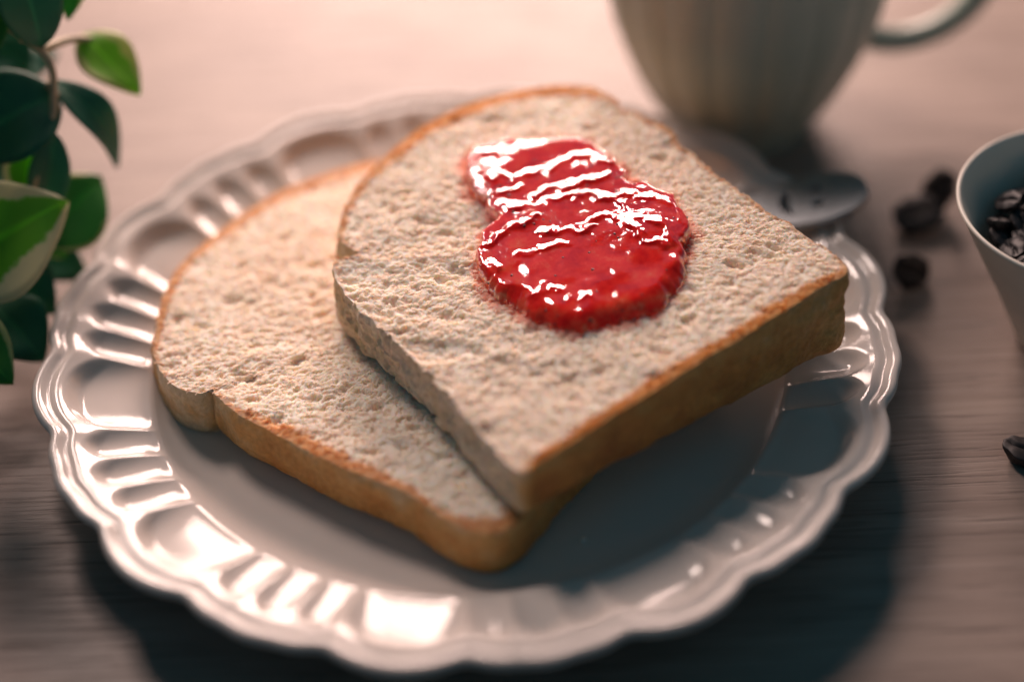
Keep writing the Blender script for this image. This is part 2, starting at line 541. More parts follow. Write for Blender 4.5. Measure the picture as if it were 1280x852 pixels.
def build_slice(name, label, pts, center, ztop, zbot, seed, ang, n=1500, rings=180, bulge=0.06, soak=None):
    root = empty(name, (center[0], center[1], zbot))
    tag(root, label, 'bread', 'slices of white bread on the plate')
    B, vals = catmull([p[:2] for p in pts], n, [p[2:] for p in pts])
    brown, rough = vals[:, 0], vals[:, 1]
    # smooth outline normals
    tg = np.roll(B, -3, 0) - np.roll(B, 3, 0)
    if np.sum(B[:, 0] * np.roll(B[:, 1], -1) - np.roll(B[:, 0], -1) * B[:, 1]) < 0:
        B, brown, rough = B[::-1].copy(), brown[::-1].copy(), rough[::-1].copy()
        tg = np.roll(B, -3, 0) - np.roll(B, 3, 0)
    nr = np.stack([tg[:, 1], -tg[:, 0]], 1); nr /= np.linalg.norm(nr, axis=1)[:, None]
    s = np.arange(n) * 0.035
    s = s * 1100 / 1500
    rag = 0.05 * fbm(s * 2.5, s * 0 + seed, seed, 4) * (0.25 + rough)
    B = B + nr * rag[:, None]
    c = np.array(center[:2])
    ts = np.concatenate([np.linspace(0.004, 0.9, rings - 22), np.linspace(0.9, 1, 23)[1:]])
    X = []; E = []
    R = np.linalg.norm(B - c, axis=1)
    for tt in ts:
        X.append(c + (B - c) * tt)
        E.append(R * (1 - tt))
    X = np.array(X); E = np.array(E)                     # rings x n
    x, y = X[..., 0], X[..., 1]
    h, pit = crumb_height(x, y, seed, ang)
    rind = 0.10 + (0.20 + 0.16 * np.clip((brown - 0.57) / 0.06, 0, 1) * (brown < 0.7)) * np.clip((brown - 0.45) / 0.15, 0, 1) * (1 - np.clip(rough * 1.2 - 0.1, 0, 1))
    rind = sum(np.roll(rind, k) for k in range(-12, 13)) / 25
    En = E / rind[None, :]
    keep = sstep(0.2, 1.3, En) * 0.85 + 0.15
    lip = -0.10 * rind[None, :] * (1 - sstep(0.0, 1.1, En)) ** 1.5
    hi = ztop(x, y) + h * keep + lip
    top_edge = hi[-1].copy()
    Vt = np.stack([x - center[0], y - center[1], hi - zbot], -1).reshape(-1, 3)
    F = grid_faces(n, len(ts), True)
    brn = np.broadcast_to(brown, E.shape)
    edge = 1 - sstep(0.75, 1.35, En + 0.25 * fbm(x * 5, y * 5, seed + 20, 3))
    # closing fan at the hub and the cut face underneath
    cap = [list(range(n))]
    mesh_obj('crumb', Vt, F.tolist() + cap, M['crumb'], root, True,
             dict(edge=edge.reshape(-1), brown=np.clip(brn * 1.9 - 0.3, 0, 1).reshape(-1), pit=pit.reshape(-1), soak=(soak(x, y) if soak else np.zeros(x.shape)).reshape(-1)))
    # torn flakes and fibres standing up out of the cut face
    frng = np.random.default_rng(seed)
    nf = 8500
    ri = frng.integers(0, len(ts), nf); ri = (len(ts) - 1 - (len(ts) - 1) * (1 - np.sqrt(frng.random(nf)))).astype(int)
    ci = frng.integers(0, n, nf)
    fx, fy, fz = x[ri, ci] - center[0], y[ri, ci] - center[1], hi[ri, ci] - zbot
    FV, FF = [], []
    an = frng.normal(ang, 0.7, nf) + (frng.random(nf) < 0.5) * math.pi
    hgt = frng.uniform(0.010, 0.040, nf); wid = frng.uniform(0.03, 0.10, nf); lean = frng.uniform(-0.9, 0.9, nf)
    for k in range(nf):
        ca, sa = math.cos(an[k]), math.sin(an[k])
        b = len(FV)
        for i, u in enumerate((-1, -0.3, 0.35, 1)):
            px, py = fx[k] + ca * u * wid[k], fy[k] + sa * u * wid[k]
            hh = hgt[k] * (0.25 if abs(u) == 1 else frng.uniform(0.7, 1.2))
            l = lean[k] * hh + frng.uniform(-0.012, 0.012)
            FV.append((px, py, fz[k] - 0.035)); FV.append((px - sa * l, py + ca * l, fz[k] + hh))
        for i in range(3):
            FF.append([b + 2 * i, b + 2 * i + 2, b + 2 * i + 3, b + 2 * i + 1])
    fl = mesh_obj('torn_fibres', FV, FF, M['fibre'], root)
    fl['kind'] = 'stuff'
    fm = np.repeat((edge[ri, ci] * np.clip(brown[ci] * 1.9 - 0.3, 0, 1)), 8)
    at = fl.data.attributes.new('brown', 'FLOAT', 'POINT'); at.data.foreach_set('value', fm.astype(np.float32))
    # crust band
    nv = 44
    low_rag = np.clip(0.07 * fbm(s * 1.7, s * 0 + 3.3, seed + 31, 4), -0.02, 0.2)
    Vc = []; br = []
    for k in range(nv):
        v = k / (nv - 1)
        z = top_edge * (1 - v) + (zbot + 0.03 + low_rag) * v
        prof = bulge * (1 - (2 * v - 1) ** 4) - 0.10 * max(0, (v - 0.86) / 0.14) ** 2
        wr = 0.05 * fbm(s * 1.3, z * 1.6, seed + 40, 6)
        # the torn side shows open crumb cells instead of crust
        f1, f2, cid = worley(s * 2.4, z * 1.7 + 9, seed + 50)
        f1b, f2b, cidb = worley(s * 6, z * 5 + 9, seed + 51)
        torn = -(0.10 * sstep(0.05, 0.5, f2 - f1) * cid + 0.05 * sstep(0.05, 0.5, f2b - f1b) * cidb)
        env = math.sin(math.pi * min(1, max(0, v))) ** 0.5
        off = prof + (wr * (1 + rough) + torn * np.clip(rough * 1.6 - 0.3, 0, 1)) * env
        Q = B + nr * off[:, None] if hasattr(off, 'shape') else B + nr * off
        Vc.append(np.stack([Q[:, 0] - center[0], Q[:, 1] - center[1], z - zbot], 1))
        rimg = 0.22 * (1 - v) ** 4
        br.append(np.clip(brown - rimg * brown + 0.10 * (v - 0.5) * brown, 0, 1))
    base = len(Vc) * n
    # underside, slightly domed in
    ub = []
    for tt in (0.97, 0.9, 0.5, 0.01):
        Q = c + (Vc[-1][:, :2] + c - c) * 0 + (B - c) * tt
        ub.append(np.stack([Q[:, 0] - center[0], Q[:, 1] - center[1], np.full(n, 0.0)], 1))
        br.append(np.full(n, 0.02))
    V = np.concatenate(Vc + ub)
    mesh_obj('crust', V, grid_faces(n, nv + 4, True), M['crust'], root, True, dict(brown=np.concatenate(br)))
    return root

# outline points: x, y, brownness, roughness of the side
LOWER = [(-6.29, -2.13, .40, .1), (-5.62, -2.87, .55, .1), (-4.6, -3.67, .62, .1), (-3.61, -4.44, .62, .1), (-2.53, -5.13, .60, .1), (-1.49, -5.75, .58, .1),
         (-0.75, -6.5, .58, .1), (-0.02, -7.05, .60, .1), (0.55, -7.15, .62, .1), (1.15, -6.75, .65, .1), (1.9, -5.6, .68, .2), (3.6, -3.4, .7, .2), (5.2, -1.2, .7, .2),
         (5.9, 0.1, .6, .2), (5.2, 1.4, .5, .3), (2.6, 3.9, .5, .3), (0.2, 6.2, .5, .3), (-1.2, 7.6, .6, .2), (-2.2, 7.65, .66, .1), (-3.03, 7.49, .64, .1), (-4.16, 6.99, .60, .1),
         (-5.26, 6.31, .60, .1), (-6.32, 5.27, .60, .1), (-7.12, 4.24, .60, .15), (-7.69, 3.41, .58, .2), (-8.05, 2.24, .58, .3), (-8.15, 0.93, .58, .5), (-8.1, -0.18, .52, .5),
         (-7.86, -0.99, .36, .3), (-7.58, -1.5, .28, .1), (-7.2, -1.85, .26, .1), (-6.72, -2.0, .28, .1), (-6.42, -1.85, .35, .1)]
build_slice('bread_slice', 'lower slice of white bread lying flat on the plate, partly covered', LOWER, (-1.9, 0.2), lambda x, y: 2.10 + 0 * x, 0.62, 3, math.radians(15))

UPPER = [(-3.33, 0.92, .42, .3), (-3.30, 0.40, .25, .6), (-2.83, -0.59, .10, .9), (-2.2, -1.45, .06, 1), (-1.42, -2.53, .05, 1), (-0.82, -3.42, .05, 1), (-0.36, -4.26, .05, 1),
         (0.12, -5.08, .05, .9), (0.57, -5.84, .05, .7), (0.90, -6.42, .08, .5), (1.22, -6.72, .40, .2), (1.5, -6.55, .80, .1), (2.12, -6.15, .84, .1), (3.26, -5.37, .88, .1), (5.03, -4.23, .80, .1), (7.05, -2.97, .72, .15),
         (8.52, -2.01, .66, .2), (9.26, -1.6, .62, .3), (9.42, -1.36, .55, .6), (9.26, -0.98, .45, .8), (8.6, -0.15, .45, .9), (7.75, 0.98, .45, .9), (7.06, 1.99, .48, .9), (6.35, 3.07, .48, .9),
         (5.78, 4.05, .52, .7), (5.62, 4.62, .56, .5), (5.17, 5.1, .56, .5), (4.77, 5.52, .56, .5), (4.38, 5.74, .50, .3), (4.28, 6.2, .55, .2), (3.66, 6.85, .62, .1), (2.78, 7.1, .66, .1), (1.67, 7.1, .68, .1),
         (0.54, 6.89, .68, .1), (-0.35, 6.49, .67, .1), (-1.24, 5.9, .66, .1), (-1.9, 5.2, .62, .1), (-2.49, 4.44, .58, .1), (-2.95, 3.61, .56, .15), (-3.2, 2.7, .55, .2), (-3.26, 2.09, .52, .2),
         (-3.1, 1.58, .40, .1), (-2.72, 1.20, .28, .1), (-3.02, 1.08, .38, .2)]
JAM = [(0.13, 4.2), (0.28, 4.54), (0.76, 4.68), (1.36, 4.58), (1.9, 4.50), (2.44, 4.54), (2.97, 4.51), (3.49, 4.24), (3.58, 3.9), (4.08, 3.48), (4.41, 2.88), (4.46, 2.40), (4.91, 2.12),
       (5.39, 1.67), (5.70, 1.0), (5.72, 0.31), (5.54, -0.3), (5.37, -1.13), (4.97, -1.77), (4.45, -2.2), (3.85, -2.38), (3.07, -2.5), (2.3, -2.38), (1.55, -1.91), (0.88, -1.19), (0.44, -0.46),
       (0.33, 0.43), (0.53, 1.14), (0.80, 1.54), (0.66, 2.27), (0.25, 2.89), (0.07, 3.56)]
JAM_LINE, _ = catmull(JAM, 260)
def jam_soak(x, y):
    """syrup drawn into the crumb just outside the jam"""
    d = np.full(x.shape, 9.0)
    near = (np.abs(x - 2.9) < 3.6) & (np.abs(y - 1.1) < 4.4)
    xx, yy = x[near], y[near]
    dd = np.full(xx.shape, 9.0)
    for px, py in JAM_LINE:
        dd = np.minimum(dd, np.hypot(xx - px, yy - py))
    inside = np.zeros(xx.shape, dtype=bool)
    qx, qy = JAM_LINE[:, 0], JAM_LINE[:, 1]
    for i in range(len(qx)):
        x0, y0, x1, y1 = qx[i - 1], qy[i - 1], qx[i], qy[i]
        if y0 != y1:
            inside ^= ((y0 > yy) != (y1 > yy)) & (xx < (x1 - x0) * (yy - y0) / (y1 - y0) + x0)
    d[near] = np.where(inside, -0.5, dd)
    return np.where(d < 0, 1.0, 0.75) * (1 - sstep(0.02, 0.30, d + 0.12 * fbm(x * 3, y * 3, 200, 3)))
def upper_z(x, y):
    return 3.96 + 0.0909 * x + 0.0755 * y
build_slice('bread_slice', 'upper slice of white bread topped with red jam', UPPER, (2.6, 0.3), upper_z, 2.10, 8, math.radians(-12), soak=jam_soak)

# ------------------------------------------------------------------ jam
def build_jam():
    n = 620
    B, _ = catmull(JAM, n)
    if np.sum(B[:, 0] * np.roll(B[:, 1], -1) - np.roll(B[:, 0], -1) * B[:, 1]) < 0:
        B = B[::-1].copy()
    c = np.array((2.6, 1.1))
    sarr = np.arange(n) * 0.03
    tg = np.roll(B, -2, 0) - np.roll(B, 2, 0)
    nr = np.stack([tg[:, 1], -tg[:, 0]], 1); nr /= np.linalg.norm(nr, axis=1)[:, None]
    ph = np.arange(n) / n * 2 * math.pi
    B = B + nr * (0.13 * fbm(np.cos(ph) * 6, np.sin(ph) * 6, 5, 4))[:, None]
    ts = np.concatenate([np.linspace(0.005, 0.85, 90), 1 - 0.15 * (1 - np.linspace(0, 1, 34)[1:]) ** 1.6])
    R = np.linalg.norm(B - c, axis=1)
    X = np.array([c + (B - c) * t for t in ts])
    E = np.array([R * (1 - t) for t in ts])
    x, y = X[..., 0], X[..., 1]
    H = 0.38 + 0.08 * np.exp(-(((x - 4.6) / 0.9) ** 2 + ((y - 0.6) / 0.9) ** 2)) + 0.06 * np.exp(-(((x - 0.7) / 0.6) ** 2 + ((y - 3.2) / 0.7) ** 2))
    # folds left by the spoon: narrow crests along these lines
    CREST = [[(0.2, 3.68), (0.46, 4.05), (0.89, 4.07)] ,
             [(0.52, 3.62), (0.93, 3.26), (1.51, 3.02), (2.34, 3.16), (2.77, 3.44), (3.33, 3.53), (3.85, 3.14)] ,
             [(0.51, 3.27), (0.84, 3.08)] ,
             [(0.97, 2.55), (1.52, 2.67)] ,
             [(1.86, 2.14), (2.34, 2.4), (3.33, 2.54), (3.81, 2.61)] ,
             [(2.01, 1.96), (2.86, 2.06), (3.29, 1.95), (3.93, 1.62), (4.23, 1.02), (5.05, 0.46), (5.19, -0.18)] ,
             [(1.0, 2.04), (1.53, 1.83)] ,
             [(0.58, 0.6), (1.16, 1.04), (1.97, 1.32)] ,
             [(1.95, 0.9), (2.51, 0.69), (3.3, 0.76)] ,
             [(1.41, 0.05), (2.54, 0.27)] ,
             [(3.32, 1.15), (4.07, 0.84), (4.51, -0.01), (5.05, -0.16)] ,
             [(4.04, 1.82), (4.72, 1.58), (5.32, 1.26), (5.49, 0.65)] ,
             [(1.58, -1.35), (2.05, -1.23), (2.36, -1.34)] ,
             [(2.52, -1.67), (3.01, -1.72)] ,
             [(0.7, -0.04), (0.88, -0.33)]]
    back = sstep(-1.2, 1.2, y)
    wxx = x + 0.10 * fbm(x * 3, y * 3, 70, 3); wyy = y + 0.10 * fbm(x * 3 + 9, y * 3, 73, 3)
    fold = np.zeros_like(x)
    for k, line in enumerate(CREST):
        dmin = np.full(x.shape, 9.0)
        for (ax, ay), (bx, by) in zip(line[:-1], line[1:]):
            vx, vy = bx - ax, by - ay
            t = np.clip(((wxx - ax) * vx + (wyy - ay) * vy) / (vx * vx + vy * vy), 0, 1)
            d = np.hypot(wxx - ax - t * vx, wyy - ay - t * vy)
            dmin = np.minimum(dmin, d)
        fold = np.maximum(fold, np.exp(-(dmin / 0.10) ** 2) * (0.062 if k < 12 else 0.045))
    H = H + fold * (0.75 + 0.6 * vnoise(x * 2.2, y * 2.2, 75)) + 0.016 * fbm(x * 1.1, y * 1.3, 66, 2) + 0.020 * vnoise(x * 2.3, y * 2.3, 69) * (1 - back) + 0.004 * fbm(x * 5, y * 6, 67, 3) * (0.2 + 0.8 * back)
    H = np.maximum(H, 0.10)
    w = 0.08 + (0.60 - 0.52 * sstep(-1.5, 0.5, y)) * (0.75 + 0.5 * vnoise(x * 1.5, y * 1.5, 83))
    e = np.clip(E / w, 0, 1)
    prof = np.sqrt(np.clip(1 - (1 - e) ** 2, 0, 1))
    h = H * prof
    z = upper_z(x, y) - 0.06 + h
    V = np.stack([x, y, z], -1).reshape(-1, 3)
    nb = len(ts)
    # underside sits in the crumb
    lo = []
    for t in (0.98, 0.5, 0.005):
        Q = c + (B - c) * t
        lo.append(np.stack([Q[:, 0], Q[:, 1], upper_z(Q[:, 0], Q[:, 1]) - 0.14], 1))
    V = np.concatenate([V] + lo)
    F = grid_faces(n, nb + 3, True).tolist()
    F.append(list(range(n))[::-1]); F.append([(nb + 2) * n + k for k in range(n)])
    cz = upper_z(2.6, 1.1)
    root = empty('jam', (2.6, 1.1, cz))
    tag(root, 'glossy red fruit jam spread in a lumpy dollop on bread', 'jam')
    mesh_obj('jam_gel', V - np.array([2.6, 1.1, cz]), F, M['jam'], root, True, dict(thick=np.concatenate([(h / 0.6).reshape(-1), np.zeros(3 * n)])))
    # fruit seeds caught at the surface
    SV, SF = [], []
    for k in range(90):
        i = rng.integers(20, nb - 8); j = rng.integers(0, n)
        p = V[i * n + j]
        r = rng.uniform(0.022, 0.045)
        bm = bmesh.new()
        bmesh.ops.create_icosphere(bm, subdivisions=1, radius=1)
        b0 = len(SV)
        ang = rng.uniform(0, 3.14)
        for v in bm.verts:
            q = Matrix.Rotation(ang, 3, 'Z') @ Vector((v.co.x * r * 1.5, v.co.y * r, v.co.z * r * 0.7))
            SV.append((p[0] - 2.6 + q.x, p[1] - 1.1 + q.y, p[2] - cz - 0.012 + q.z))
        for f in bm.faces:
            SF.append([b0 + v.index for v in f.verts])
        bm.free()
    s = mesh_obj('seeds', SV, SF, M['seed'], root)
    s['kind'] = 'stuff'
build_jam()

# ------------------------------------------------------------------ mug
def build_mug():
    loc = (8.55, 11.9, 0)
    root = empty('mug', loc)
    tag(root, 'off-white fluted mug with a loop handle standing behind the plate', 'mug')
    n = 480
    th = np.linspace(0, 2 * math.pi, n, endpoint=False)
    fl = np.abs(np.cos(th * 9)) ** 0.8 - 0.6
    body = [(0.05, 0.12, 0), (1.7, 0.12, 0), (1.9, 0.0, 0), (2.12, 0.0, 0), (2.2, 0.08, 0), (2.22, 0.3, 0), (2.36, 0.5, .3), (2.62, 0.9, .8), (2.95, 1.5, 1), (3.30, 2.2, 1), (3.62, 3.0, 1), (3.88, 3.8, 1), (4.06, 4.6, 1),
            (4.18, 5.4, 1), (4.26, 6.2, 1), (4.30, 7.0, .8), (4.32, 7.5, .2), (4.30, 7.6, 0), (4.22, 7.64, 0), (4.12, 7.6, 0), (4.05, 7.0, 0), (4.0, 6.0, 0), (3.85, 4.6, 0), (3.4, 3.0, 0), (2.7, 1.5, 0), (2.0, 0.6, 0), (0.05, 0.45, 0)]
    # refine
    pr = []
    for a, b in zip(body[:-1], body[1:]):
        for t in np.linspace(0, 1, 4, endpoint=False):
            pr.append(tuple(np.array(a) + (np.array(b) - np.array(a)) * t))
    pr.append(body[-1])
    V = np.concatenate([np.stack([(r + 0.10 * k * fl) * np.cos(th), (r + 0.10 * k * fl) * np.sin(th), np.full(n, z)], 1) for r, z, k in pr])
    mesh_obj('body', V, grid_faces(n, len(pr), True), M['mug'], root)
    ctrl = [(3.45, 2.9), (4.1, 2.55), (5.0, 2.45), (6.0, 2.75), (6.9, 3.5), (7.35, 4.6), (7.15, 5.8), (6.4, 6.6), (5.3, 6.85), (4.1, 6.75)]
    P = []
    for i in range(len(ctrl) - 1):
        p0 = np.array(ctrl[max(i - 1, 0)]); p1 = np.array(ctrl[i]); p2 = np.array(ctrl[i + 1]); p3 = np.array(ctrl[min(i + 2, len(ctrl) - 1)])
        for t in np.linspace(0, 1, 6, endpoint=False):
            P.append(0.5 * (2 * p1 + (p2 - p0) * t + (2 * p0 - 5 * p1 + 4 * p2 - p3) * t * t + (3 * p1 - p0 - 3 * p2 + p3) * t ** 3))
    P.append(np.array(ctrl[-1]))
    a = math.radians(3)
    V, F = tube([(p[0] * math.cos(a), p[0] * math.sin(a), p[1]) for p in P], [(0.38, 0.40)] * len(P), 20)
    mesh_obj('handle', V, F, M['mug'], root)
build_mug()

# ------------------------------------------------------------------ conical cup and coffee beans
CUP = (15.95, 1.0, 0)
def cup_r(z):
    return 1.05 + (3.18 - 1.05) * ((z - 0.3) / 4.2)
def build_cup():
    root = empty('cone_cup', CUP)
    tag(root, 'white flaring cup filled with dark coffee beans at the right edge', 'cup')
    out = [(0.05, 0.10), (0.85, 0.10), (0.95, 0.0), (1.18, 0.0), (1.25, 0.06), (1.28, 0.2), (1.42, 0.5), (2.0, 1.8), (2.65, 3.1), (3.2, 4.25), (3.32, 4.45), (3.34, 4.52), (3.30, 4.56), (3.24, 4.54), (3.19, 4.47), (3.05, 4.2),
           (2.5, 3.1), (1.85, 1.8), (1.15, 0.5), (0.9, 0.32), (0.05, 0.3)]
    V, F = lathe(out, 160)
    mesh_obj('body', V, F, M['cup'], root)
build_cup()

def bean_mesh():
    bm = bmesh.new()
    bmesh.ops.create_uvsphere(bm, u_segments=32, v_segments=20, radius=1)
    for v in bm.verts:
        x, y, z = v.co
        X, Y, Z = x * 0.54, y * 0.42, z * 0.36
        if z > 0:                                   # flat face with the crease
            Z = z * 0.10 * (1 - 0.3 * abs(x))
            wob = 0.035 * math.sin(x * 4.5)
            g = math.exp(-((Y - wob) / 0.055) ** 2) * max(0, 1 - abs(x) ** 4)
            Z -= 0.13 * g
        k = 1 + 0.05 * math.sin(9 * x + 4 * y) + 0.04 * math.sin(11 * y - 7 * z + 1)
        v.co = Vector((X * k, Y * k, Z * k)) * S
    me = bpy.data.meshes.new('coffee_bean')
    bm.to_mesh(me); bm.free()
    for p in me.polygons: p.use_smooth = True
    me.materials.append(M['bean'])
    return me
BEAN = bean_mesh()
def bean(loc, rot, label, group=None, sc=1.0):
    o = bpy.data.objects.new('coffee_bean', BEAN)
    col.objects.link(o)
    o.location = Vector(loc) * S
    o.rotation_euler = rot
    o.scale = (sc, sc, sc)
    return tag(o, label, 'coffee bean', group)
R = math.radians
bean((13.0, 6.0, 0.50), (R(22), R(-6), R(8)), 'dark coffee bean lying in front of the leaning one behind the plate', 'coffee beans scattered on the table', 1.4)
bean((13.65, 6.75, 0.72), (R(30), R(-60), R(-15)), 'dark coffee bean tilted upright against another bean', 'coffee beans scattered on the table', 1.35)
bean((12.32, 3.40, 0.50), (R(70), R(35), R(15)), 'single dark coffee bean between the plate rim and white cup', 'coffee beans scattered on the table', 1.2)
bean((13.85, -3.55, 0.33), (R(-8), R(6), R(-38)), 'dark coffee bean with crease upward in front of the white cup', 'coffee beans scattered on the table', 1.08)
placed = []
tries = 0
while len(placed) < 170 and tries < 6000:
    tries += 1
    best = None
    for k in range(6):
        a, rr = random.uniform(0, 6.283), random.uniform(0, 1) ** 0.5
        z = 0.7
        while z < 4.2:
            lim = cup_r(z) - 0.52
            ok = lim > 0
            if ok:
                x, y = math.cos(a) * rr * lim, math.sin(a) * rr * lim
                for q in placed:
                    if (q[0] - x) ** 2 + (q[1] - y) ** 2 + (q[2] - z) ** 2 < 0.52 ** 2:
                        ok = False; break
            if ok: break
            z += 0.05
        if z < 4.2 and (best is None or z < best[2]):
            best = (x, y, z)
    if best and best[2] < 3.85:
        placed.append(best)
placed = [q for q in placed if q[2] > 2.7]
placed.sort(key=lambda q: -q[2])
for q in placed:
    bean((CUP[0] + q[0], CUP[1] + q[1], q[2]), (R(random.uniform(-40, 40)), R(random.uniform(-40, 40)), random.uniform(0, 6.28)),
         'dark roasted coffee bean heaped inside the white flaring cup', 'coffee beans inside the cup', random.uniform(0.66, 0.80))

# ------------------------------------------------------------------ cutlery with the cut-out smile
def build_knife():
    cu = bpy.data.curves.new('handle', 'CURVE')
    cu.dimensions = '2D'
    cu.fill_mode = 'BOTH'
    cu.extrude = 0.0008
    cu.bevel_depth = 0.0004
    cu.bevel_resolution = 2
    def spline(pts):
        sp = cu.splines.new('POLY')
        sp.points.add(len(pts) - 1)
        for p, q in zip(sp.points, pts):
            p.co = (q[0] * S, q[1] * S, 0, 1)
        sp.use_cyclic_u = True
    up = []
    prof = [(0, 0), (-0.06, 0.34), (-0.25, 0.62), (-0.6, 0.84), (-1.1, 0.95), (-1.6, 0.96), (-2.2, 0.88), (-2.9, 0.74), (-3.6, 0.58), (-4.4, 0.42), (-5.0, 0.36)]
    xs = np.array([p[0] for p in prof]); ys = np.array([p[1] for p in prof])
    tt = np.linspace(0, 1, 60) ** 1.7
    X = -5.0 * tt
    Y = np.interp(-X, -xs, ys)
    up = list(zip(X, Y))
    low = [(x, -y) for x, y in up[::-1]][:-1]
    spline(up + low)
    for yc in (0.34, -0.28):                                   # eyes
        spline([(-1.38 + sx * 0.20, yc + sy * 0.12) for sx, sy in ((-1, -.7), (-.7, -1), (.7, -1), (1, -.7), (1, .7), (.7, 1), (-.7, 1), (-1, .7))])
    arc = [(-2.02 - 0.42 * math.cos(a), 0.02 + 0.52 * math.sin(a)) for a in np.linspace(-1.45, 1.45, 18)]
    arc2 = [(-2.02 - 0.10 * math.cos(a), 0.02 + 0.46 * math.sin(a)) for a in np.linspace(1.35, -1.35, 18)]
    spline(arc + arc2)
    tmp = bpy.data.objects.new('tmp', cu)
    col.objects.link(tmp)
    me = bpy.data.meshes.new_from_object(tmp.evaluated_get(bpy.context.evaluated_depsgraph_get()))
    bpy.data.objects.remove(tmp)
    me.materials.clear(); me.materials.append(M['metal'])
    root = empty('butter_knife', (11.06, 4.5, 2.62))
    tag(root, 'grey metal cutlery with a cut-out smiling face on its handle, resting on the plate rim', 'cutlery')
    h = bpy.data.objects.new('handle', me)
    col.objects.link(h); h.parent = root
    # blade hidden beneath the bread
    bm = bmesh.new()
    pts = [(-4.98, 0.35), (-5.6, 0.45), (-6.2, 0.55), (-6.8, 0.45), (-7.1, 0.1), (-6.9, -0.3), (-6.2, -0.40), (-5.6, -0.38), (-4.98, -0.35)]
    vs_ = [bm.verts.new((x * S, y * S, -0.0006)) for x, y in pts]
    f = bm.faces.new(vs_)
    e = bmesh.ops.extrude_face_region(bm, geom=[f])
    for g in e['geom']:
        if isinstance(g, bmesh.types.BMVert): g.co.z += 0.0012
    bmesh.ops.recalc_face_normals(bm, faces=list(bm.faces))
    mb = bpy.data.meshes.new('blade'); bm.to_mesh(mb); bm.free(); mb.materials.append(M['metal'])
    b = bpy.data.objects.new('blade', mb); col.objects.link(b); b.parent = root
    root.rotation_euler = (R(2), R(-13.5), R(0.5))
    root.location.z = 0.0262
build_knife()

# ------------------------------------------------------------------ loose bread crumb on the plate
def speck(loc, r, label, seed):
    bm = bmesh.new()
    bmesh.ops.create_icosphere(bm, subdivisions=2, radius=r * S)
    rr = random.Random(seed)
    for v in bm.verts:
        v.co *= rr.uniform(0.65, 1.25)
    me = bpy.data.meshes.new('loose_crumb'); bm.to_mesh(me); bm.free()
    me.materials.append(M['crumb'])
    o = bpy.data.objects.new('loose_crumb', me); col.objects.link(o)
    o.location = Vector(loc) * S
    tag(o, label, 'crumb')
speck((2.62, -6.2, 0.66), 0.07, 'tiny loose bread crumb on the plate in front of the upper slice', 4)

# ------------------------------------------------------------------ potted plant at the left
def leaf(base, tip, width, mat, parent, origin, up=(0, 0, 1), arch=0.15, fold=0.18, wid_pos=0.42):
    b, t = Vector(base), Vector(tip)
    ax = t - b; L = ax.length; a = ax.normalized()
    upv = Vector(up); side = a.cross(upv).normalized(); nrm = side.cross(a).normalized()
    nu, nv = 13, 22
    V = []; ac = []; al = []
    for j in range(nv):
        s = j / (nv - 1)
        w = width * 0.5 * (math.sin(math.pi * s ** (math.log(0.5) / math.log(wid_pos))) ** 0.85 if 0 < s < 1 else 0.0) + 0.01
        cz = arch * L * math.sin(math.pi * s)
        for i in range(nu):
            u = i / (nu - 1) * 2 - 1
            rip = 0.03 * width * math.sin(s * 9 + u * 2)
            p = b + a * (L * s) + side * (u * w) + nrm * (cz + fold * abs(u) * w + rip)
            V.append(tuple(p - Vector(origin))); ac.append(u); al.append(s)
    F = grid_faces(nu, nv).tolist()
    o = mesh_obj('leaf', V, F, M[mat], parent, True, dict(across=ac, along=al))
    md = o.modifiers.new('thickness', 'SOLIDIFY'); md.thickness = 0.0004
    return o

